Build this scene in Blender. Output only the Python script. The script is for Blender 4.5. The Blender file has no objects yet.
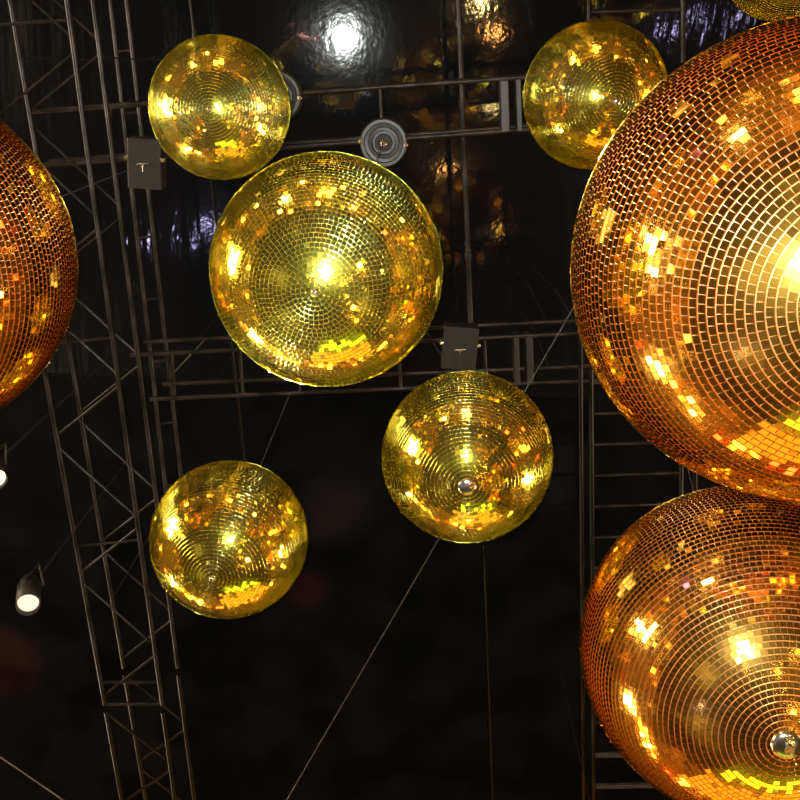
import bpy, math, random
import numpy as np
from mathutils import Vector, Matrix

random.seed(7)
rng = np.random.default_rng(11)
C = bpy.context.scene.collection
SC = bpy.context.scene

# ------------------------------------------------------------------ camera
EYE = Vector((0, 0, 1.6))
F_PX = 950.0
ZX, ZY = 424.0, 72.0          # where straight-up vanishes in the picture
u = Vector((ZX - 400, 400 - ZY, -F_PX)).normalized()
fw = Vector((0, 0, -1))
Yc = (fw - u * fw.dot(u)).normalized()
Xc = Yc.cross(u)
ROT = Matrix((Xc, Yc, u))     # camera axes -> world axes
cd = bpy.data.cameras.new('camera')
cam = bpy.data.objects.new('camera', cd)
C.objects.link(cam)
cam.matrix_world = Matrix.Translation(EYE) @ ROT.to_4x4()
cd.sensor_width = 36
cd.lens = F_PX / 800 * 36
cd.clip_start = 0.02
cd.clip_end = 100
SC.camera = cam

# ------------------------------------------------------------------ world, view, flash
w = bpy.data.worlds.new('world')
SC.world = w
w.use_nodes = True
w.node_tree.nodes['Background'].inputs[0].default_value = (0.008, 0.0065, 0.006, 1)
w.node_tree.nodes['Background'].inputs[1].default_value = 0.5
SC.view_settings.view_transform = 'Standard'
SC.view_settings.look = 'None'
SC.view_settings.gamma = 1
SC.view_settings.use_curve_mapping = False
SC.view_settings.exposure = 0.0
SC.cycles.use_denoising = True
SC.cycles.sample_clamp_indirect = 8.0
SC.cycles.caustics_reflective = False
SC.cycles.caustics_refractive = False
SC.cycles.max_bounces = 5
SC.cycles.diffuse_bounces = 1
SC.cycles.glossy_bounces = 4


def lamp(name, kind, loc, energy, color, radius=0.05, aim=None, cone=None, blend=0.5):
    ld = bpy.data.lights.new(name, kind)
    ld.energy = energy
    ld.color = color
    ld.shadow_soft_size = radius
    if cone:
        ld.spot_size = math.radians(cone)
        ld.spot_blend = blend
    o = bpy.data.objects.new(name, ld)
    C.objects.link(o)
    o.location = loc
    if aim is not None:
        o.rotation_euler = (Vector(aim) - Vector(loc)).to_track_quat('-Z', 'Y').to_euler()
    return o


fd = ROT @ Vector((0, 0, -1))
lamp('camera_flash', 'SPOT', EYE + ROT @ Vector((-0.045, 0.03, 0.0)), 500, (0.94, 1.0, 0.94), 0.032,
     EYE + fd * 5, 75, 0.6)

# ------------------------------------------------------------------ helpers


def ray(px, py):
    return (ROT @ Vector((px - 400, 400 - py, -F_PX))).normalized()


def at(px, py, h):
    """point seen at a pixel on the level plane h metres above the camera"""
    r = ray(px, py)
    return EYE + r * (h / r.z)


def material(name, color, rough=0.5, metal=0.0, emit=None, strength=0.0, spec=0.5):
    m = bpy.data.materials.new(name)
    m.use_nodes = True
    p = m.node_tree.nodes['Principled BSDF']
    p.inputs['Base Color'].default_value = (*color, 1)
    p.inputs['Roughness'].default_value = rough
    p.inputs['Metallic'].default_value = metal
    p.inputs['Specular IOR Level'].default_value = spec
    if emit:
        p.inputs['Emission Color'].default_value = (*emit, 1)
        p.inputs['Emission Strength'].default_value = strength
    return m


def noise_color(m, c1, c2, scale=5.0, detail=4.0, stretch=(1, 1, 1), bump=0.0, rough=None):
    nt = m.node_tree
    p = nt.nodes['Principled BSDF']
    tc = nt.nodes.new('ShaderNodeTexCoord')
    mp = nt.nodes.new('ShaderNodeMapping')
    mp.inputs['Scale'].default_value = stretch
    nz = nt.nodes.new('ShaderNodeTexNoise')
    nz.inputs['Scale'].default_value = scale
    nz.inputs['Detail'].default_value = detail
    cr = nt.nodes.new('ShaderNodeValToRGB')
    cr.color_ramp.elements[0].position = 0.35
    cr.color_ramp.elements[1].position = 0.68
    cr.color_ramp.elements[0].color = (*c1, 1)
    cr.color_ramp.elements[1].color = (*c2, 1)
    nt.links.new(tc.outputs['Object'], mp.inputs['Vector'])
    nt.links.new(mp.outputs[0], nz.inputs['Vector'])
    nt.links.new(nz.outputs['Fac'], cr.inputs['Fac'])
    nt.links.new(cr.outputs[0], p.inputs['Base Color'])
    if bump:
        b = nt.nodes.new('ShaderNodeBump')
        b.inputs['Strength'].default_value = bump
        b.inputs['Distance'].default_value = 0.02
        nt.links.new(nz.outputs['Fac'], b.inputs['Height'])
        nt.links.new(b.outputs[0], p.inputs['Normal'])
    return m


class MB:
    """collects shapes of one part into one mesh"""

    def __init__(s):
        s.v = []
        s.f = []
        s.sm = []

    def add(s, vs, fs, smooth=False):
        n = len(s.v)
        s.v += [tuple(q) for q in vs]
        s.f += [tuple(n + i for i in f) for f in fs]
        s.sm += [smooth] * len(fs)

    def box(s, c, size, M=None, bev=0.0):
        x, y, z = (q / 2 for q in size)
        if bev <= 0:
            vs = [Vector((i * x, j * y, k * z)) for k in (-1, 1) for j in (-1, 1) for i in (-1, 1)]
            fs = [(0, 2, 3, 1), (4, 5, 7, 6), (0, 1, 5, 4), (2, 6, 7, 3), (0, 4, 6, 2), (1, 3, 7, 5)]
        else:
            import bmesh
            bm = bmesh.new()
            bmesh.ops.create_cube(bm, size=1)
            bmesh.ops.scale(bm, vec=size, verts=bm.verts)
            bmesh.ops.bevel(bm, geom=bm.edges[:], offset=bev, segments=2, affect='EDGES', profile=0.5)
            bm.verts.ensure_lookup_table()
            vs = [v.co.copy() for v in bm.verts]
            fs = [[v.index for v in f.verts] for f in bm.faces]
            bm.free()
        c = Vector(c)
        s.add([c + (M @ v if M else v) for v in vs], fs)
        return s

    def tube(s, a, b, r, n=12, r2=None, caps=True):
        a, b = Vector(a), Vector(b)
        r2 = r if r2 is None else r2
        d = (b - a).normalized()
        e = d.orthogonal().normalized()
        g = d.cross(e)
        vs = []
        for q, rr in ((a, r), (b, r2)):
            for i in range(n):
                t = 2 * math.pi * i / n
                vs.append(q + (e * math.cos(t) + g * math.sin(t)) * rr)
        s.add(vs, [(i, (i + 1) % n, n + (i + 1) % n, n + i) for i in range(n)], True)
        if caps:
            s.add(vs, [tuple(range(n - 1, -1, -1)), tuple(range(n, 2 * n))])
        return s

    def lathe(s, prof, o=(0, 0, 0), axis=(0, 0, 1), n=32, smooth=True):
        o = Vector(o)
        d = Vector(axis).normalized()
        e = d.orthogonal().normalized()
        g = d.cross(e)
        vs = []
        for r, z in prof:
            for i in range(n):
                t = 2 * math.pi * i / n
                vs.append(o + d * z + (e * math.cos(t) + g * math.sin(t)) * max(r, 1e-5))
        fs = []
        for k in range(len(prof) - 1):
            for i in range(n):
                j = (i + 1) % n
                fs.append((k * n + i, k * n + j, (k + 1) * n + j, (k + 1) * n + i))
        s.add(vs, fs, smooth)
        return s

    def torus(s, c, axis, R, r, n=24, m=8, a0=0, a1=2 * math.pi):
        c = Vector(c)
        d = Vector(axis).normalized()
        e = d.orthogonal().normalized()
        g = d.cross(e)
        full = abs(a1 - a0 - 2 * math.pi) < 1e-6
        k = n if full else n + 1
        vs = []
        for i in range(k):
            t = a0 + (a1 - a0) * i / n
            rad = e * math.cos(t) + g * math.sin(t)
            for j in range(m):
                q = 2 * math.pi * j / m
                vs.append(c + rad * (R + r * math.cos(q)) + d * (r * math.sin(q)))
        fs = []
        for i in range(n):
            i2 = (i + 1) % k
            for j in range(m):
                j2 = (j + 1) % m
                fs.append((i * m + j, i2 * m + j, i2 * m + j2, i * m + j2))
        s.add(vs, fs, True)
        return s

    def build(s, name, mat, parent=None, loc=None):
        me = bpy.data.meshes.new(name)
        me.from_pydata(s.v, [], s.f)
        me.polygons.foreach_set('use_smooth', s.sm)
        me.materials.append(mat)
        me.update()
        o = bpy.data.objects.new(name, me)
        C.objects.link(o)
        if parent:
            o.parent = parent
        if loc is not None:
            o.location = loc
        return o


def thing(name, label, cat, loc=(0, 0, 0), group=None):
    o = bpy.data.objects.new(name, None)
    C.objects.link(o)
    o.location = loc
    o.empty_display_size = 0.1
    o['label'] = label
    o['category'] = cat
    if group:
        o['group'] = group
    return o


def tag(o, label, cat, group=None):
    o['label'] = label
    o['category'] = cat
    if group:
        o['group'] = group
    return o


def struct(o):
    o['kind'] = 'structure'
    return o


# ------------------------------------------------------------------ materials
def ball_tile_mat(name, base, haze):
    m = bpy.data.materials.new(name)
    m.use_nodes = True
    nt = m.node_tree
    nt.nodes.clear()
    out = nt.nodes.new('ShaderNodeOutputMaterial')
    g1 = nt.nodes.new('ShaderNodeBsdfGlossy')
    g1.distribution = 'GGX'
    g1.inputs['Color'].default_value = (*base, 1)
    g1.inputs['Roughness'].default_value = 0.045
    g2 = nt.nodes.new('ShaderNodeBsdfGlossy')
    g2.distribution = 'GGX'
    g2.inputs['Color'].default_value = (*haze, 1)
    g2.inputs['Roughness'].default_value = 0.36
    g3 = nt.nodes.new('ShaderNodeBsdfGlossy')
    g3.distribution = 'GGX'
    g3.inputs['Color'].default_value = (*base, 1)
    g3.inputs['Roughness'].default_value = 0.17
    m0 = nt.nodes.new('ShaderNodeMixShader')
    m0.inputs[0].default_value = 0.14
    mx = nt.nodes.new('ShaderNodeMixShader')
    mx.inputs[0].default_value = 0.24
    nt.links.new(g3.outputs[0], m0.inputs[1])
    nt.links.new(g2.outputs[0], m0.inputs[2])
    nt.links.new(g1.outputs[0], mx.inputs[1])
    nt.links.new(m0.outputs[0], mx.inputs[2])
    nt.links.new(mx.outputs[0], out.inputs[0])
    return m


TILE_GOLD = ball_tile_mat('gold_mirror_tile', (0.95, 0.84, 0.12), (0.88, 0.80, 0.08))
TILE_AMBER = ball_tile_mat('amber_mirror_tile', (1.0, 0.62, 0.11), (1.0, 0.50, 0.05))
CORE_GOLD = (material('gold_grout', (0.09, 0.085, 0.03), 0.6, 0.2), material('gold_tile_edge', (0.86, 0.90, 0.28), 0.16, 1.0))
CORE_AMBER = (material('amber_grout', (0.34, 0.18, 0.085), 0.5, 0.4), material('amber_tile_edge', (0.80, 0.44, 0.19), 0.32, 0.8))
STEEL = material('brushed_steel', (0.42, 0.40, 0.34), 0.25, 1.0)
WIRE = material('steel_wire', (0.2, 0.2, 0.2), 0.4, 0.8)
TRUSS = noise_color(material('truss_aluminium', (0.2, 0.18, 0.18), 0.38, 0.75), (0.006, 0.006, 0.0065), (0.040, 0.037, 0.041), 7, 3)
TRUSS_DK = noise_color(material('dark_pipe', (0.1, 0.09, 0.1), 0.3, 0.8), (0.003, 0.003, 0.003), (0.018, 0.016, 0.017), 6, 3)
BOX = noise_color(material('motor_box_grey', (0.10, 0.09, 0.105), 0.55, 0.2), (0.004, 0.0035, 0.005), (0.010, 0.0088, 0.011), 12, 3)
PLATE = material('truss_plate_grey', (0.045, 0.042, 0.045), 0.45, 0.6)
BLACK = material('black_paint', (0.007, 0.007, 0.0075), 0.5)
DISC = material('grey_disc', (0.045, 0.044, 0.045), 0.4, 0.5)

# ------------------------------------------------------------------ room shell
CEIL_H = 6.2                                   # above the camera
n_tilt = ray(348, 40)
n_ceil = (Vector((0, 0, 1)) * 0 + n_tilt).normalized()
# the film ceiling is hung at a slight slope: the flash mirrors back from where the slope faces it
ceil0 = at(424, 72, CEIL_H)


def ceil_z(x, y):
    return ceil0.z - (n_ceil.x * (x - ceil0.x) + n_ceil.y * (y - ceil0.y)) / n_ceil.z


def foil_mat():
    m = bpy.data.materials.new('black_gloss_film')
    m.use_nodes = True
    nt = m.node_tree
    p = nt.nodes['Principled BSDF']
    p.inputs['Base Color'].default_value = (0.003, 0.004, 0.006, 1)
    p.inputs['Roughness'].default_value = 0.06
    p.inputs['Specular IOR Level'].default_value = 0.6
    tc = nt.nodes.new('ShaderNodeTexCoord')

    def nz(stretch, scale, detail):
        mp = nt.nodes.new('ShaderNodeMapping')
        mp.inputs['Scale'].default_value = stretch
        n = nt.nodes.new('ShaderNodeTexNoise')
        n.inputs['Scale'].default_value = scale
        n.inputs['Detail'].default_value = detail
        nt.links.new(tc.outputs['Object'], mp.inputs['Vector'])
        nt.links.new(mp.outputs[0], n.inputs['Vector'])
        return n
    a = nz((1, 0.16, 1), 7.0, 3.0)
    b = nz((1, 0.8, 1), 26.0, 2.0)
    b1 = nt.nodes.new('ShaderNodeBump')
    b1.inputs['Strength'].default_value = 0.13
    # pleated at the left side, pulled flat elsewhere
    sp = nt.nodes.new('ShaderNodeSeparateXYZ')
    nt.links.new(tc.outputs['Object'], sp.inputs[0])
    mr = nt.nodes.new('ShaderNodeMapRange')
    mr.inputs['From Min'].default_value = -1.3
    mr.inputs['From Max'].default_value = -2.0
    mr.inputs['To Min'].default_value = 0.03
    mr.inputs['To Max'].default_value = 0.55
    ab = nt.nodes.new('ShaderNodeMath')
    ab.operation = 'ABSOLUTE'
    ng = nt.nodes.new('ShaderNodeMath')
    ng.operation = 'MULTIPLY'
    ng.inputs[1].default_value = -1.0
    nt.links.new(sp.outputs['X'], ab.inputs[0])
    nt.links.new(ab.outputs[0], ng.inputs[0])
    nt.links.new(ng.outputs[0], mr.inputs['Value'])
    nt.links.new(mr.outputs[0], b1.inputs['Strength'])
    b1.inputs['Distance'].default_value = 0.02
    b2 = nt.nodes.new('ShaderNodeBump')
    b2.inputs['Strength'].default_value = 0.05
    b2.inputs['Distance'].default_value = 0.01
    nt.links.new(a.outputs['Fac'], b1.inputs['Height'])
    nt.links.new(b.outputs['Fac'], b2.inputs['Height'])
    nt.links.new(b1.outputs[0], b2.inputs['Normal'])
    nt.links.new(b2.outputs[0], p.inputs['Normal'])
    return m


FILM = foil_mat()
WALLM = noise_color(material('dark_red_brown_wall', (0.2, 0.1, 0.06), 0.7), (0.02, 0.010, 0.006), (0.16, 0.075, 0.03), 0.9, 5)
FLOORM = noise_color(material('dark_wood_floor', (0.06, 0.035, 0.02), 0.35), (0.010, 0.006, 0.004), (0.035, 0.019, 0.010), 3, 6, (1, 8, 1))
X0, X1, Y0, Y1 = -7.5, 7.5, -7.5, 8.5


def quadslab(name, pts, mat, thick):
    b = MB()
    n = len(pts)
    lo = [Vector(p) for p in pts]
    hi = [p + Vector(thick) for p in lo]
    b.add(lo + hi, [tuple(range(n - 1, -1, -1)), tuple(range(n, 2 * n))] + [(i, (i + 1) % n, n + (i + 1) % n, n + i) for i in range(n)])
    return struct(b.build(name, mat))


quadslab('floor', [(X0, Y0, -0.1), (X1, Y0, -0.1), (X1, Y1, -0.1), (X0, Y1, -0.1)], FLOORM, (0, 0, 0.1))
YS = at(400, 392, CEIL_H).y           # the film stops here; bare matt black boards beyond
MATT = noise_color(material('matt_black_board', (0.01, 0.01, 0.01), 0.9, spec=0.0), (0.002, 0.0025, 0.0035), (0.005, 0.0055, 0.007), 2.5, 5)
quadslab('ceiling', [(x, y, ceil_z(x, y)) for x, y in ((X0, Y0), (X1, Y0), (X1, YS), (X0, YS))], FILM, (0, 0, 0.08))
quadslab('ceiling', [(x, y, ceil_z(x, y)) for x, y in ((X0, YS), (X1, YS), (X1, Y1), (X0, Y1))], MATT, (0, 0, 0.08))
quadslab('wall_left', [(X0, Y0, 0), (X0, Y1, 0), (X0, Y1, ceil_z(X0, Y1)), (X0, Y0, ceil_z(X0, Y0))], WALLM, (-0.1, 0, 0))
quadslab('wall_right', [(X1, Y0, 0), (X1, Y1, 0), (X1, Y1, ceil_z(X1, Y1)), (X1, Y0, ceil_z(X1, Y0))], WALLM, (0.1, 0, 0))
quadslab('wall_back', [(X0, Y0, 0), (X1, Y0, 0), (X1, Y0, ceil_z(X1, Y0)), (X0, Y0, ceil_z(X0, Y0))], WALLM, (0, -0.1, 0))
quadslab('wall_front', [(X0, Y1, 0), (X1, Y1, 0), (X1, Y1, ceil_z(X1, Y1)), (X0, Y1, ceil_z(X0, Y1))], WALLM, (0, 0.1, 0))

# ------------------------------------------------------------------ mirror balls
T2H, T3H, T1H, T4H = 5.0, 5.0, 3.9, 4.1


def ball_meshes(n_round, seed, off_true=1.0, gap=0.815):
    """unit mirror ball: flat square tiles in level rings, each a little off true"""
    r = np.random.default_rng(seed)
    t = 2 * math.pi / n_round                 # pitch in radians on a unit ball
    rings = n_round // 2
    V, F = [], []
    off = 0
    for k in range(rings):
        th = (k + 0.5) * math.pi / rings
        nn = max(3, int(round(2 * math.pi * math.sin(th) / t)))
        ph0 = r.uniform(0, 6.28)
        ph = ph0 + 2 * math.pi * np.arange(nn) / nn
        tw = (2 * math.pi * math.sin(th) / nn) * 0.89 / 2
        tl = (math.pi / rings) * gap / 2
        N = np.stack([np.sin(th) * np.cos(ph), np.sin(th) * np.sin(ph), np.full(nn, np.cos(th))], 1)
        E = np.stack([-np.sin(ph), np.cos(ph), np.zeros(nn)], 1)      # along the ring
        M = np.cross(N, E)                                             # along the meridian
        ring_tilt = r.normal(0, 0.004)
        a = r.normal(0, 0.010 * off_true, nn) + ring_tilt
        b = r.normal(0, 0.007 * off_true, nn)
        bad = r.random(nn) < 0.05 * off_true
        a[bad] += r.normal(0, 0.045, bad.sum())
        b[bad] += r.normal(0, 0.035, bad.sum())
        rot = r.normal(0, 0.03, nn)
        E2 = E * np.cos(rot)[:, None] + M * np.sin(rot)[:, None]
        M2 = -E * np.sin(rot)[:, None] + M * np.cos(rot)[:, None]
        for i in range(nn):
            top, bot = [], []
            for se, sm in ((-1, -1), (1, -1), (1, 1), (-1, 1)):
                d = E2[i] * se * tw + M2[i] * sm * tl
                hgt = a[i] * sm * tl + b[i] * se * tw
                q = N[i] * (1.0 + hgt) + d
                top.append(q)
                bot.append(q - N[i] * 0.012)
            V += top + bot
            o = off
            fs = [(o, o + 1, o + 2, o + 3), (o, o + 4, o + 5, o + 1), (o + 1, o + 5, o + 6, o + 2),
                  (o + 2, o + 6, o + 7, o + 3), (o + 3, o + 7, o + 4, o)]
            F += fs
            off += 8
    me = bpy.data.meshes.new('mirror_tiles')
    me.from_pydata([tuple(x) for x in V], [], F)
    # outward-facing check is by construction: E x M = -N, so flip
    me.flip_normals()
    me.polygons.foreach_set('use_smooth', [False] * len(F))
    me.update()
    # backing sphere with a rounded rib between every two rings (the cut edges of the tile strips)
    prof = []
    g = (math.pi / rings) * (1 - gap)
    base = 1 - 0.008
    for k in range(rings + 1):
        thc = k * math.pi / rings
        if k in (0, rings):
            prof.append((base, thc))
            continue
        for q in (-0.5, -0.42, -0.25, 0, 0.25, 0.42, 0.5):
            h = math.sqrt(max(0, 1 - (q * 2) ** 2)) * g * 0.72
            prof.append((base + h, thc + q * g))
    b = MB()
    b.lathe([(rr * math.sin(tt), rr * math.cos(tt)) for rr, tt in prof], n=120)
    me2 = bpy.data.meshes.new('backing')
    me2.from_pydata(b.v, [], b.f)
    me2.polygons.foreach_set('use_smooth', b.sm)
    mi = []
    for j in range(len(prof) - 1):
        rib = 0.5 * (prof[j][0] + prof[j + 1][0]) > base + g * 0.1
        mi += [1 if rib else 0] * 120
    me2.update()
    me.materials.append(None)
    for _ in range(2):
        me2.materials.append(None)
    me2.polygons.foreach_set('material_index', mi)
    return me, me2


FINE = ball_meshes(188, 3)
COARSE = ball_meshes(138, 5, 2.2, 0.79)
FINE_ROUGH = ball_meshes(166, 9, 1.4)


def hung_part(name, me, mat, parent, R, rz=0.0):
    o = bpy.data.objects.new(name, me)
    C.objects.link(o)
    o.parent = parent
    o.scale = (R, R, R)
    o.rotation_euler = (0, 0, rz)
    for i, m in enumerate(mat if isinstance(mat, tuple) else (mat,)):
        o.material_slots[i].link = 'OBJECT'
        o.material_slots[i].material = m
    return o


def cap_mesh():
    b = MB()
    b.lathe([(0.0, -1.035), (0.035, -1.034), (0.06, -1.026), (0.075, -1.008), (0.077, -0.99)][::-1], n=28)
    return b


def mirror_ball(pos, R, meshes, tile, core, label, top_h, rz, capscale=1.0, top_px=None, pole_px=None):
    """top_h: height above the camera where the wire ends"""
    c = EYE + Vector(pos)
    t = thing('mirror_ball', label, 'mirror ball', c)
    # a ball never hangs dead plumb: lean its axis so that the pole faces where the photo shows it
    tilt = Matrix.Identity(3)
    if pole_px:
        d = ray(*pole_px)
        pc = Vector(pos)
        bq_ = d.dot(pc)
        hit = d * (bq_ - math.sqrt(max(0, bq_ * bq_ - pc.dot(pc) + R * R)))
        ax = (hit - pc).normalized()
        tilt = Vector((0, 0, -1)).rotation_difference(ax).to_matrix()

    a_ = hung_part('mirror_tiles', meshes[0], tile, t, R, rz)
    bk = hung_part('backing', meshes[1], core, t, R, rz)
    for o_ in (a_, bk):
        o_.rotation_euler = (tilt @ Matrix.Rotation(rz, 3, 'Z')).to_euler()
    s = capscale
    b = MB()
    b.lathe([(0.079 * s, -0.985), (0.078 * s, -1.006), (0.06 * s, -1.018), (0.036 * s, -1.026), (0.0, -1.028)], n=28)
    cp = b.build('pole_cap', STEEL, t)
    cp.scale = (R, R, R)
    cp.rotation_euler = tilt.to_euler()
    b = MB()
    b.tube((0, 0, -1.024), (0, 0, -1.05), 0.024 * s, 6)
    bt = b.build('cap_bolt', STEEL, cp)
    b = MB()
    b.lathe([(0.10, 0.985), (0.10, 1.02), (0.05, 1.035), (0.0, 1.035)][::1], n=24)
    b.torus((0, 0, 1.075), (1, 0, 0), 0.04, 0.010)
    hg = b.build('hanging_eye', STEEL, t)
    hg.scale = (R, R, R)
    hg.rotation_euler = tilt.to_euler()
    b = MB()
    top = Vector((c.x, c.y, EYE.z + top_h))
    if top_px:
        top = at(*top_px, top_h)
    b.tube(tilt @ Vector((0, 0, R * 1.1)), top - c, 0.0022, 8)
    b.build('hanging_wire', WIRE, t)
    return t, top


BALLS = {
    'A': ((-0.720, 0.174, 3.546), 0.25, COARSE, TILE_GOLD, CORE_GOLD,
          'small gold mirror ball hanging near the upper left, above the green-gold ball', 4.86, 0.3, 0.4),
    'B': ((-0.177, 0.419, 2.023), 0.25, FINE_ROUGH, TILE_GOLD, CORE_GOLD,
          'green-gold mirror ball, largest of the five yellow ones, just below the round ringed motor', 4.86, 1.2, 0.4),
    'C': ((0.290, 1.472, 3.607), 0.35, COARSE, TILE_GOLD, CORE_GOLD,
          'gold mirror ball hanging in the middle right under the square motor box', 4.86, 2.0, 1.25),
    'D': ((-0.613, 1.738, 3.254), 0.30, COARSE, TILE_GOLD, CORE_GOLD,
          'lowest of the yellow-gold mirror balls, at lower left with a thin wire above it', 4.985, 4.1, 0.45),
    'E': ((0.675, 0.043, 3.927), 0.28, COARSE, TILE_GOLD, CORE_GOLD,
          'yellow-gold mirror ball at top right partly hidden behind the huge amber ball', 4.98, 5.3, 0.7),
    'F': ((0.845, 0.330, 2.015), 0.50, FINE, TILE_AMBER, CORE_AMBER,
          'huge amber mirror ball cut off by the right edge, the largest of all', 4.985, 0.8, 0.8),
    'G': ((1.111, 1.596, 2.522), 0.50, FINE, TILE_AMBER, CORE_AMBER,
          'big amber mirror ball at lower right with its grey pole cap showing', 4.84, 2.9, 1.05),
    'H': ((-1.437, 0.594, 2.560), 0.50, FINE, TILE_AMBER, CORE_AMBER,
          'big amber mirror ball cut off by the left edge', 4.86, 3.7, 0.8),
    'I': ((1.634, -0.640, 4.879), 0.30, COARSE, TILE_GOLD, CORE_GOLD,
          'gold mirror ball of which only the underside dips in at the top right corner', 6.0, 1.7, 0.8),
}
TOPS = {}
TOP_PX = {'A': (277, 96), 'B': (383.5, 143), 'C': (460, 349), 'H': (144, 164), 'G': (682, 444.6), 'F': (575, 124)}
for k, a in BALLS.items():
    pos, R, meshes, tile, core, label, top_h, rz, cs = a
    _, TOPS[k] = mirror_ball(pos, R, meshes, tile, core, label, top_h, rz, cs, TOP_PX.get(k),
                             {'A': (209, 109), 'B': (315, 292), 'C': (467, 487), 'D': (212, 579), 'E': (617, 101), 'G': (787, 745), 'F': (886, 307)}.get(k))

# ------------------------------------------------------------------ trusses


def box_truss(label, p0, p1, q0, q1, h, depth, step, r_ch, r_br, mat, verticals=False, n_diag=True, top=True):
    """p0-p1 and q0-q1: pixels of the two lower chords, at height h above the camera"""
    P0, P1, Q0, Q1 = at(*p0, h), at(*p1, h), at(*q0, h), at(*q1, h)
    base = (P0 + P1 + Q0 + Q1) / 4
    t = thing('lighting_truss', label, 'truss', base)
    up = Vector((0, 0, depth))
    L = lambda a, b, s: a.lerp(b, s) - base
    for a, b in ((P0, P1), (Q0, Q1)):
        for z in ((Vector(), up) if top else (Vector(),)):
            MB().tube(a + z - base, b + z - base, r_ch, 12).build('chord', mat, t)
    n = max(2, int(((P0 + Q0) / 2 - (P1 + Q1) / 2).length / step))
    for i in range(n):
        s0, s1, sm = i / n, (i + 1) / n, (i + 0.5) / n
        if n_diag:
            for z in ((Vector(), up) if top else (Vector(),)):
                MB().tube(L(P0, P1, s0) + z, L(Q0, Q1, sm) + z, r_br, 8).build('brace', mat, t)
                MB().tube(L(Q0, Q1, sm + 0.08 / n) + z, L(P0, P1, s1 - 0.08 / n) + z, r_br, 8).build('brace', mat, t)
        if verticals and top:
            for a, b in ((P0, P1), (Q0, Q1)):
                MB().tube(L(a, b, s0), L(a, b, sm) + up, r_br, 8).build('brace', mat, t)
                MB().tube(L(a, b, sm) + up, L(a, b, s1), r_br, 8).build('brace', mat, t)
    return t, (P0, P1, Q0, Q1), base


def rung(t, base, a, b, r, mat, name='rung'):
    return MB().tube(Vector(a) - base, Vector(b) - base, r, 8).build(name, mat, t)


def px_rung(t, base, a, b, h, r, mat, name='rung'):
    return rung(t, base, at(*a, h), at(*b, h), r, mat, name)


# left truss, running the height of the picture
xa = lambda y: 67 + 0.135 * y
xb = lambda y: -22 + 0.18 * y
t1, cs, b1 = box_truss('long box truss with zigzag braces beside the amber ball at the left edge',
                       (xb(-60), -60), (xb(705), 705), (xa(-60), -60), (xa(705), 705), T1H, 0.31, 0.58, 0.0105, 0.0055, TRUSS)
for y in (682, 704):
    px_rung(t1, b1, (xb(y) + 2, y), (xa(y) - 2, y), T1H, 0.008, TRUSS)
for y in (20, 338, 540):
    px_rung(t1, b1, (xb(y) + 2, y + 6), (xa(y) - 2, y), T1H, 0.006, TRUSS)
# the next length of the same truss run
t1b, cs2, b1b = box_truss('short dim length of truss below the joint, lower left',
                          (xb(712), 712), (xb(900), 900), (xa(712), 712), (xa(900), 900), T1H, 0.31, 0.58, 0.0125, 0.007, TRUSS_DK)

# upper cross truss
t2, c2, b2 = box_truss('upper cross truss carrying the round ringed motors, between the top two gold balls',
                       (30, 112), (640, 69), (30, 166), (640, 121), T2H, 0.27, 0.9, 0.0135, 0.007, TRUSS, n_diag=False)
for x in (110, 200, 380, 544, 640):
    y0 = 112 - (x - 30) * 43 / 610
    y1 = 166 - (x - 30) * 45 / 610
    px_rung(t2, b2, (x, y0), (x + 3, y1), T2H, 0.010, TRUSS)


def plate(t, base, x, y0, y1, h, wpx, depth, mat=PLATE):
    a, b = at(x, y0, h), at(x + 1.5, y1, h)
    d = (b - a)
    mid = (a + b) / 2
    wd = wpx / F_PX * h
    ang = math.atan2(d.y, d.x)
    M = Matrix.Rotation(ang, 3, 'Z')
    m = MB()
    m.box((0, 0, 0), (d.length, wd, depth), M, bev=0.004)
    return m.build('coupling_plate', mat, t, mid - base + Vector((0, 0, depth / 2 - 0.015)))


plate(t2, b2, 504, 80, 132, T2H, 8, 0.12)
plate(t2, b2, 518, 79, 131, T2H, 5, 0.12)

# middle cross truss
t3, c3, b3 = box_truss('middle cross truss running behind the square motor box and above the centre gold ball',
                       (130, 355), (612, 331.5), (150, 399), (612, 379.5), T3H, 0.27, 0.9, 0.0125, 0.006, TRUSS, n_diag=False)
for x in (172, 240, 297, 398, 484, 600):
    y0 = 355 - (x - 130) * 23.5 / 482
    y1 = 399 - (x - 150) * 19.5 / 462
    px_rung(t3, b3, (x, y0), (x + 3, y1), T3H, 0.009, TRUSS)
px_rung(t3, b3, (205, 340), (175, 372), T3H + 0.27, 0.006, TRUSS, 'brace')
px_rung(t3, b3, (421, 322), (448, 366), T3H + 0.27, 0.006, TRUSS, 'brace')
plate(t3, b3, 516, 337, 383, T3H, 6, 0.12)
plate(t3, b3, 529, 336, 382, T3H, 7, 0.12)

# right ladder truss behind the big amber balls
T4H = 4.85


def ladder(label, y0, y1, h, xs, ys, drops):
    ba = at(635, (y0 + y1) / 2, h)
    t = thing('ladder_truss', label, 'truss', ba)
    for xa_, xb_, dh in xs:
        X = lambda y: xa_ + (xb_ - xa_) * y / 860
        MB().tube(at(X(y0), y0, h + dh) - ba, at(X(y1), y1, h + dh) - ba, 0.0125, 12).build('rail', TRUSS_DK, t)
    for y in ys:
        px_rung(t, ba, (590 + 5 * y / 860, y), (683 - 3 * y / 860, y - 3), h, 0.0095, TRUSS)
    for x, y in drops:
        p = at(x, y, h)
        MB().tube(p - ba, Vector((p.x, p.y, ceil_z(p.x, p.y))) - ba, 0.003, 6).build('drop_rod', BLACK, t)
    return t, ba


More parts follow.
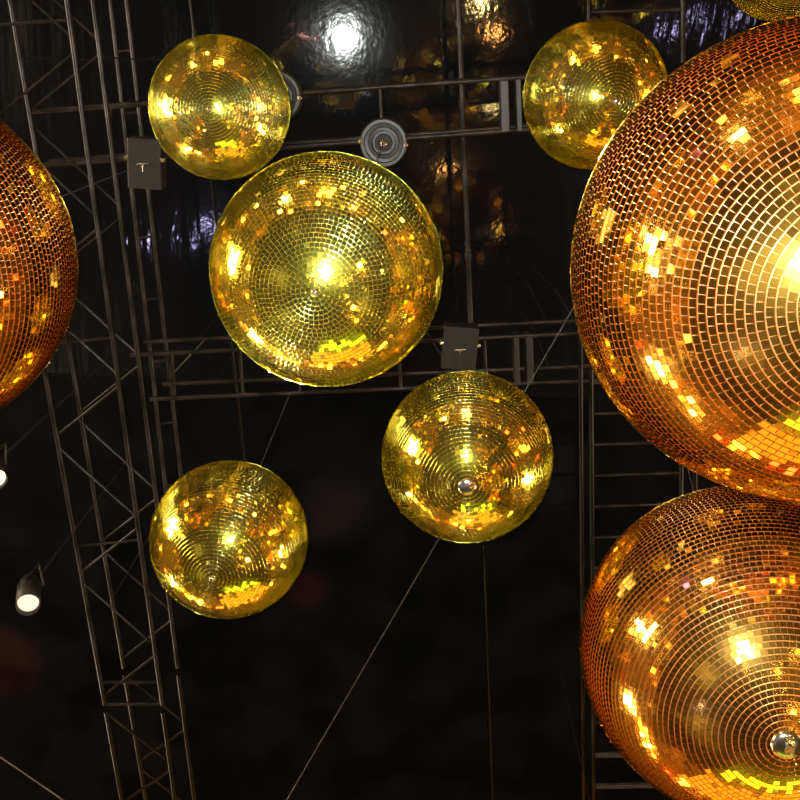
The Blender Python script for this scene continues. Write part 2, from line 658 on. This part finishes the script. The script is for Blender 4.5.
RAILS = ((578, 584, 0.12), (589, 594, 0.0), (683, 680, 0.0), (697, 694, 0.12))
t4, ba = ladder('dark ladder truss with level rungs behind the two big amber balls', 262, 860, T4H, RAILS,
                [444.6 + 30.9 * k for k in range(-5, 13)], ((592, 350), (594, 820), (682, 350), (681, 820)))
for y in (755, 786):
    xl = 590 + 5 * y / 860
    px_rung(t4, ba, (xl, y), (xl + 60, y - 1), T4H + 0.03, 0.018, PLATE)
ladder('short dark ladder piece at the top edge behind the top right yellow-gold ball', -40, 62, 5.4, RAILS[1:3],
       [-19, 12], ((592, -20), (683, -20)))

# slim ladder and pipes close under the ceiling
bq = at(140, 200, 5.3)
t5 = thing('slim_truss', 'slim two-pipe truss of dark tubes just right of the long zigzag truss', 'truss', bq)
for p, q in (((106, -40), (167, 500)), ((122, -40), (184, 500))):
    MB().tube(at(*p, 5.3) - bq, at(*q, 5.3) - bq, 0.013, 10).build('chord', TRUSS, t5)
for y in range(-10, 500, 62):
    px_rung(t5, bq, (109 + y * 0.113, y), (127 + y * 0.113, y - 2), 5.3, 0.007, TRUSS)


def pipe(label, p, q, h, r, mat=TRUSS_DK):
    a, b = at(*p, h), at(*q, h)
    base = (a + b) / 2
    m = MB()
    m.tube(a - base, b - base, r, 12)
    # clamps along the pipe
    o = m.build('ceiling_pipe', mat, None, base)
    tag(o, label, 'pipe')
    n = 5
    for i in range(n):
        c = a.lerp(b, (i + 0.5) / n) - base
        k = MB()
        d = (b - a).normalized()
        k.tube(c - d * 0.02, c + d * 0.02, r * 1.5, 12)
        k.tube(c, c + Vector((0, 0, ceil_z(c.x + base.x, c.y + base.y) - base.z - c.z)), 0.004, 6)
        k.build('pipe_clamp', mat, o)
    return o


pipe('straight ceiling pipe passing behind the upper cross truss, right of the white glare', (458, -20), (472, 360), 5.75, 0.016, TRUSS)
pipe('thin ceiling pipe running behind the small upper left ball and the green-gold ball', (188, -20), (246, 470), 5.7, 0.010)
pipe('dim ceiling pipe running up between the ladder truss and the centre gold ball, low down', (484, 545), (494, 840), 5.9, 0.008)
# drop rods that hold the trusses from the ceiling
for t, (P0, P1, Q0, Q1), b, dp in ((t1, cs, b1, .31), (t2, c2, b2, .27), (t3, c3, b3, .27)):
    for s in (0.12, 0.88):
        for a, bb in ((P0, P1), (Q0, Q1)):
            p = a.lerp(bb, s)
            MB().tube(p + Vector((0, 0, dp)) - b, Vector((p.x, p.y, ceil_z(p.x, p.y))) - b, 0.003, 6).build('drop_rod', BLACK, t)
# ------------------------------------------------------------------ motors


def disc_motor(label, c):
    """c: point where the ball's wire ends, on the underside of the disc"""
    t = thing('disc_motor', label, 'motor', c)
    m = MB()
    m.lathe([(0.118, 0.10), (0.118, 0.012), (0.112, 0.0), (0.098, 0.0), (0.094, 0.02), (0.078, 0.022),
             (0.074, 0.004), (0.060, 0.002), (0.056, 0.022), (0.044, 0.022), (0.040, 0.0), (0.026, -0.004), (0.022, 0.008), (0.0, 0.008)], n=48, smooth=False)
    m.build('housing', DISC, t)
    m = MB()
    m.lathe([(0.020, 0.01), (0.018, -0.012), (0.010, -0.02), (0.0, -0.021)], n=24)
    m.build('spindle', STEEL, t)
    for s in (-1, 1):
        m = MB()
        m.lathe([(0.013, 0.02), (0.013, -0.006), (0.008, -0.012), (0, -0.013)], (s * 0.112, 0.0, 0.0), n=16)
        m.build('bolt', STEEL, t)
    m = MB()
    m.tube((0, 0, 0.10), (0, 0, 0.16), 0.03, 12)
    m.build('neck', BLACK, t)
    return t


disc_motor('round grey ringed motor under the truss, above the green-gold ball', TOPS['B'])
disc_motor('round motor mostly hidden behind the small upper left gold ball', TOPS['A'])


def box_motor(label, c, sx, sy, sz=0.22, bracket=0.2):
    t = thing('box_motor', label, 'motor', c)
    m = MB()
    m.box((0, 0, sz / 2), (sx, sy, sz), None, bev=0.006)
    m.build('housing', BOX, t)
    m = MB()
    m.tube((0, 0, 0.0), (0, 0, -0.03), 0.009, 12)
    m.tube((-0.028, 0.0, -0.028), (0.028, -0.008, -0.028), 0.0035, 8)
    m.tube((0, 0, -0.028), (0.004, 0.035, -0.036), 0.0035, 8)
    m.build('spindle', STEEL, t)
    for s in (-1, 1):
        m = MB()
        m.tube((s * (sx / 2 - 0.004), -sy * 0.1, 0.01), (s * (sx / 2 + 0.016), -sy * 0.1, 0.01), 0.012, 12)
        m.build('knob', STEEL, t)
    m = MB()
    m.box((0, 0, sz + bracket / 2), (0.05, 0.08, bracket))
    m.build('bracket', BLACK, t)
    return t


box_motor('square grey motor box with a shiny hook directly above the centre gold ball', TOPS['C'], 0.185, 0.235, 0.10, 0.03)
box_motor('square grey motor box by the left truss, below the small upper left ball', TOPS['H'], 0.17, 0.25, 0.12, 0.02)

# ------------------------------------------------------------------ cables


def cable(label, p, hp, q, hq, r, sag=0.0, mat=WIRE):
    a, b = at(*p, hp), at(*q, hq)
    base = (a + b) / 2
    m = MB()
    n = 16
    pts = [a.lerp(b, i / n) - base - Vector((0, 0, sag * 4 * (i / n) * (1 - i / n))) for i in range(n + 1)]
    for i in range(n):
        m.tube(pts[i], pts[i + 1], r, 8, caps=i in (0, n - 1))
    o = m.build('steel_cable', mat, None, base)
    return tag(o, label, 'cable')


CABLE = material('bright_cable', (0.06, 0.062, 0.07), 0.4, 0.6)
cable('long taut grey cable running down left from the centre gold ball', (278, 815), 4.9, (592, 276), 4.9, 0.0036, 0.0, CABLE)
cable('thin cable crossing the bottom left corner', (-10, 750), 4.6, (75, 808), 4.6, 0.004)

# ------------------------------------------------------------------ lamps in view
def emis(name, col, s):
    return material(name, (0.02, 0.02, 0.02), 0.5, 0, col, s)


LENS_PINK = emis('pink_white_lens', (1.0, 0.66, 0.50), 1.5)
LENS_WARM = emis('warm_lens', (1.0, 0.72, 0.38), 6.0)


def spot_lamp(label, c, back, lens_mat, R=0.05, L=0.3):
    d = (Vector(back) - Vector(c)).normalized()
    t = thing('spotlight', label, 'spotlight', c)
    m = MB()
    m.lathe([(R * 1.0, 0.035), (R * 1.12, 0.0), (R * 1.16, 0.0), (R * 1.16, L * 0.7), (R * 0.8, L * 0.92), (0.0, L)], (0, 0, 0), d, 28)
    m.build('lamp_can', BLACK, t)
    m = MB()
    m.lathe([(0.0, 0.012), (R * 0.5, 0.016), (R * 1.0, 0.03)], (0, 0, 0), d, 28)
    m.build('lens', lens_mat, t)
    side = d.cross(Vector((0, 0, 1))).normalized()
    m = MB()
    mid = d * L * 0.55
    up = Vector((0, 0, 1))
    for s in (-1, 1):
        m.tube(mid + side * s * R * 1.25, mid + side * s * R * 1.25 + up * 0.17, 0.006, 8)
    m.tube(mid + side * R * 1.25 + up * 0.17, mid - side * R * 1.25 + up * 0.17, 0.006, 8)
    m.build('yoke', BLACK, t)
    m = MB()
    q = mid + up * 0.17
    cw = Vector(c)
    m.tube(q, Vector((q.x, q.y, ceil_z(cw.x + q.x, cw.y + q.y) - cw.z)), 0.008, 8)
    m.build('drop_pole', BLACK, t)
    return t


c = at(28, 605, 4.2)
spot_lamp('lit spotlight with a pinkish white lens at the lower left', c, at(30, 577, 4.50), LENS_PINK, 0.052, 0.30)
c = at(-5, 480, 4.2)
spot_lamp('spotlight glowing at the very left edge, below the left amber ball', c, at(-12, 452, 4.5), LENS_WARM, 0.05, 0.28)

# ------------------------------------------------------------------ the room's lamps, seen in the mirrors; bulb strings, uplights, back bar, projectors added


def flood(label, pos, aim, col, strength, size, energy, cone=110):
    pos = Vector(pos)
    aim = Vector(aim)
    d = (aim - pos).normalized()
    t = thing('floodlight', label, 'floodlight', pos)
    q = d.to_track_quat('Z', 'Y').to_matrix()
    m = MB()
    m.box(q @ Vector((0, 0, -0.08)), (size * 1.1, size * 1.1, 0.14), q, bev=0.01)
    m.build('housing', BLACK, t)
    m = MB()
    m.box(q @ Vector((0, 0, -0.004)), (size, size, 0.02), q)
    m.build('lens', emis('flood_lens', col, strength), t)
    # arm back to the wall
    ends = [(X0, pos.y), (X1, pos.y), (pos.x, Y0), (pos.x, Y1)]
    e = min(ends, key=lambda w: (Vector((w[0], w[1])) - Vector((pos.x, pos.y))).length)
    m = MB()
    m.tube(q @ Vector((0, 0, -0.14)), Vector((e[0] - pos.x, e[1] - pos.y, 0)) * 0.985, 0.02, 8)
    m.build('wall_arm', BLACK, t)
    if energy:
        l = lamp('flood_beam', 'SPOT', pos + d * 0.03, energy, col, size / 2, aim, cone, 0.8)
        l.parent = t
        l.matrix_parent_inverse = Matrix.Translation(pos).inverted()
    return t


MID = (0, 1, 4.8)
WARM = (1.0, 0.80, 0.50)
ORG = (1.0, 0.50, 0.14)
flood('huge warm floodlight panel high on the left wall', (-6.6, 0.4, 4.3), MID, WARM, 42, 1.8, 0)
flood('warm floodlight in the front left corner', (-6.2, 6.9, 4.6), MID, WARM, 50, 1.2, 0)
flood('warm floodlight on the back wall, left part', (-4.9, -6.8, 3.4), MID, WARM, 36, 0.8, 0)
flood('orange floodlight on the middle of the back wall', (-0.6, -6.8, 3.6), MID, ORG, 16, 1.2, 0)
flood('huge warm floodlight panel high on the right wall', (6.5, 3.0, 4.3), MID, WARM, 40, 1.3, 0)
flood('orange floodlight lower on the right wall', (6.6, -0.6, 3.9), MID, ORG, 9, 1.4, 0)
flood('violet floodlight in the back left corner', (-6.5, -5.6, 4.6), MID, (0.55, 0.15, 1.0), 9, 0.45, 0)

# bar with a lit yellow-green front by the front wall
bar = thing('bar_counter', 'bar counter with a lit yellow-green front by the front wall', 'bar', (2.2, 6.9, 0))
MB().box((0, 0.15, 0.55), (5.0, 0.6, 1.1), None, 0.01).build('body', BLACK, bar)
MB().box((0, 0.1, 1.13), (5.2, 0.8, 0.06), None, 0.01).build('countertop', material('countertop', (0.05, 0.03, 0.02), 0.2), bar)
MB().box((0, -0.17, 0.55), (4.8, 0.03, 0.95)).build('lit_panel', emis('bar_glow', (0.80, 0.95, 0.08), 3.2), bar)
shelf = thing('added_back_bar', 'added tall back bar shelves glowing amber behind the counter', 'shelves', (2.2, 8.3, 0))  # unseen glowing shelves, added as amber surroundings for the balls to reflect
MB().box((0, 0.08, 2.1), (6.4, 0.05, 3.0)).build('lit_panel', emis('amber_glow', (1.0, 0.42, 0.06), 1.8), shelf)
for z in (0.6, 1.3, 2.0, 2.7, 3.4):
    MB().box((0, 0, z), (6.4, 0.28, 0.04)).build('shelf_board', BLACK, shelf)

# festoon strings along the walls, unseen, added for orange glints in the balls
BULB_MATS = [emis('bulb_orange', (1.0, 0.45, 0.10), 26), emis('bulb_yellow', (1.0, 0.72, 0.30), 32), emis('bulb_red', (1.0, 0.10, 0.05), 12)]


def festoon(label, a, b, n, sag, R):
    a, b = Vector(a), Vector(b)
    base = (a + b) / 2
    t = thing('added_string_light', label, 'string light', base)
    m = MB()
    P = lambda s: a.lerp(b, s) - base - Vector((0, 0, sag * abs(math.sin(s * math.pi * 3))))
    for i in range(36):
        m.tube(P(i / 36), P((i + 1) / 36), 0.008, 6, caps=False)
    m.build('cord', BLACK, t)
    for i in range(n):
        p = P((i + 0.5) / n) + Vector((random.uniform(-.1, .1), random.uniform(-.1, .1), 0))
        r = R * random.uniform(0.6, 1.3)
        k = MB()
        k.lathe([(0.0, -2 * r)] + [(r * math.sin(q), -r - r * math.cos(q)) for q in [math.pi * j / 10 for j in range(1, 10)]] + [(0.3 * r, 0)], p, n=16)
        k.build('bulb', random.choices(BULB_MATS, (6, 3, 1))[0], t)
    return t


festoon('added string of warm bulbs low along the left wall', (-7.2, -7, 2.4), (-7.2, 7.4, 2.0), 11, 0.5, 0.13)
festoon('added string of warm bulbs high along the left wall', (-7.1, -6, 6.4), (-7.1, 7, 5.7), 6, 0.4, 0.16)
festoon('added string of warm bulbs along the back wall', (-7, -7.2, 2.0), (7, -7.2, 2.6), 11, 0.5, 0.13)
festoon('added string of warm bulbs high on the back wall', (-6, -7.1, 6.0), (6, -7.1, 5.2), 6, 0.4, 0.16)
festoon('added string of warm bulbs along the right wall', (7.2, -7, 3.0), (7.2, 7.4, 2.4), 11, 0.5, 0.13)
festoon('added string of warm bulbs high on the right wall', (7.1, -6, 6.6), (7.1, 7, 6.2), 6, 0.4, 0.16)
festoon('added string of warm bulbs along the front wall', (-7, 8.1, 4.4), (7, 8.1, 4.8), 16, 0.5, 0.2)

# unseen wall washers, added so the balls reflect amber patches of wall
for i, (p, a_, e) in enumerate([((-5.5, -4, 0.3), (-7.5, -4, 2.5), 900), ((-5.5, 3.5, 0.3), (-7.5, 3.5, 2.5), 900),
                                ((5.5, -3.5, 0.3), (7.5, -3.5, 2.5), 1000), ((5.5, 4, 0.3), (7.5, 4, 2.5), 1000),
                                ((-2.5, -5.5, 0.3), (-2.5, -7.5, 2.5), 1000), ((3.5, -5.5, 0.3), (3.5, -7.5, 2.5), 1000),
                                ((-3, 6.5, 0.3), (-3, 8.5, 2.5), 900)]):
    names = ['left wall, back part', 'left wall, front part', 'right wall, back part', 'right wall, front part', 'back wall, left part', 'back wall, right part', 'front wall, left part']
    t = thing('added_uplight', 'added amber floor uplight washing the ' + names[i], 'uplight', (p[0], p[1], 0))
    d = (Vector(a_) - Vector(p)).normalized()
    MB().lathe([(0.0, 0.28 - 0.3), (0.09, -0.0), (0.10, 0.2), (0.09, 0.2), (0.08, 0.17), (0.0, 0.16)], (0, 0, 0.1), d, 20).build('lamp_can', BLACK, t)
    MB().box((0, 0, 0.03), (0.24, 0.24, 0.06), None, 0.01).build('base_plate', BLACK, t)
    l = lamp('added_uplight_beam', 'SPOT', Vector((p[0], p[1], 0.1)) + d * 0.22, e, (1.0, 0.50, 0.12), 0.06, a_, 75, 0.9)
    l.parent = t
    l.matrix_parent_inverse = Matrix.Translation(t.location).inverted()


# little table lamps on the floor level, mirrored by the film ceiling
def mirrored(px, py, z):
    r = ray(px, py)
    # meet the sloping ceiling
    num = (ceil0 - EYE).dot(n_ceil)
    h = EYE + r * (num / r.dot(n_ceil))
    q = r - n_ceil * 2 * r.dot(n_ceil)
    return h + q * ((z - h.z) / q.z)


TABLEM = material('table_top_wood', (0.05, 0.03, 0.02), 0.3)
SPECKS = [(412, 68, 'y', 0.05), (480, 4, 'y', 0.07), (495, 32, 'o', 0.06), (304, 43, 'r', 0.05), (482, 191, 'y', 0.06),
          (451, 228, 'o', 0.06), (449, 172, 'o', 0.07), (492, 106, 'y', 0.03), (423, 128, 'y', 0.03), (472, 252, 'o', 0.07),
          (446, 44, 'o', 0.04), (325, 76, 'o', 0.04), (196, 240, 'v', 0.06), (208, 226, 'v', 0.05), (671, 30, 'v', 0.045), (711, 16, 'v', 0.04)]
SM = {'y': emis('lantern_yellow', (1.0, 0.72, 0.25), 160), 'o': emis('lantern_orange', (1.0, 0.42, 0.10), 90),
      'r': emis('lantern_pink', (1.0, 0.4, 0.3), 60), 'v': emis('lantern_lilac', (0.62, 0.55, 1.0), 60),
      'R': emis('lantern_red', (1.0, 0.12, 0.04), 18), 'b': emis('lantern_brown', (1.0, 0.45, 0.2), 1.2)}
WORD = {'y': 'yellow', 'o': 'orange', 'r': 'pink', 'v': 'lilac', 'R': 'red', 'b': 'dim orange'}
for px, py, kcol, R in SPECKS:
    p = mirrored(px, py, 0.75 + R)
    if not (X0 + .4 < p.x < X1 - .4 and Y0 + .4 < p.y < Y1 - .4):
        print('speck outside', px, py, p)
        continue
    if (p.xy - EYE.xy).length < 0.5:
        print('speck near eye', px, py, p)
    t = thing('pedestal_lamp', 'round %s lamp glowing on a slim black stand' % WORD[kcol], 'lamp', (p.x, p.y, 0), 'glowing %s stand lamps' % WORD[kcol])
    MB().lathe([(0.0, 0.02), (0.11, 0.02), (0.12, 0.0)][::-1], (0, 0, 0), n=20).build('base', BLACK, t)
    MB().tube((0, 0, 0.01), (0, 0, 0.75), 0.012, 8).build('pole', BLACK, t)
    k = MB()
    k.lathe([(0.0, 0)] + [(R * math.sin(q), R - R * math.cos(q)) for q in [math.pi * j / 10 for j in range(1, 10)]] + [(0.0, 2 * R)], (0, 0, 0.75), n=20)
    k.build('globe', SM[kcol], t)


# unseen projectors, added to throw dim coloured patches on the matt ceiling
for px, py, col, e, cone, word in ((8, 655, (1.0, 0.12, 0.05), 9000, 5.5, 'red'), (308, 592, (1.0, 0.10, 0.08), 5000, 3.0, 'deep red'),
                                   (335, 515, (1.0, 0.50, 0.30), 3500, 5.0, 'amber'), (572, 480, (1.0, 0.55, 0.30), 3500, 5.0, 'brownish')):
    q = at(px, py, CEIL_H)
    p = Vector((q.x * 0.9 + (1.8 if px > 300 else -1.6), q.y - 1.6, 0))
    t = thing('added_projector', 'added small %s beam projector standing on the floor' % word, 'projector', p)
    d = (q - p).normalized()
    MB().lathe([(0.0, 0.0), (0.06, 0.0), (0.06, 0.22), (0.05, 0.22), (0.045, 0.19), (0.0, 0.19)], (0, 0, 0.12), d, 20).build('lamp_can', BLACK, t)
    MB().box((0, 0, 0.06), (0.2, 0.2, 0.12), None, 0.01).build('base', BLACK, t)
    l = lamp('added_projector_beam', 'SPOT', p + Vector((0, 0, 0.12)) + d * 0.24, e, col, 0.02, q, cone, 1.0)
    l.parent = t
    l.matrix_parent_inverse = Matrix.Translation(p).inverted()
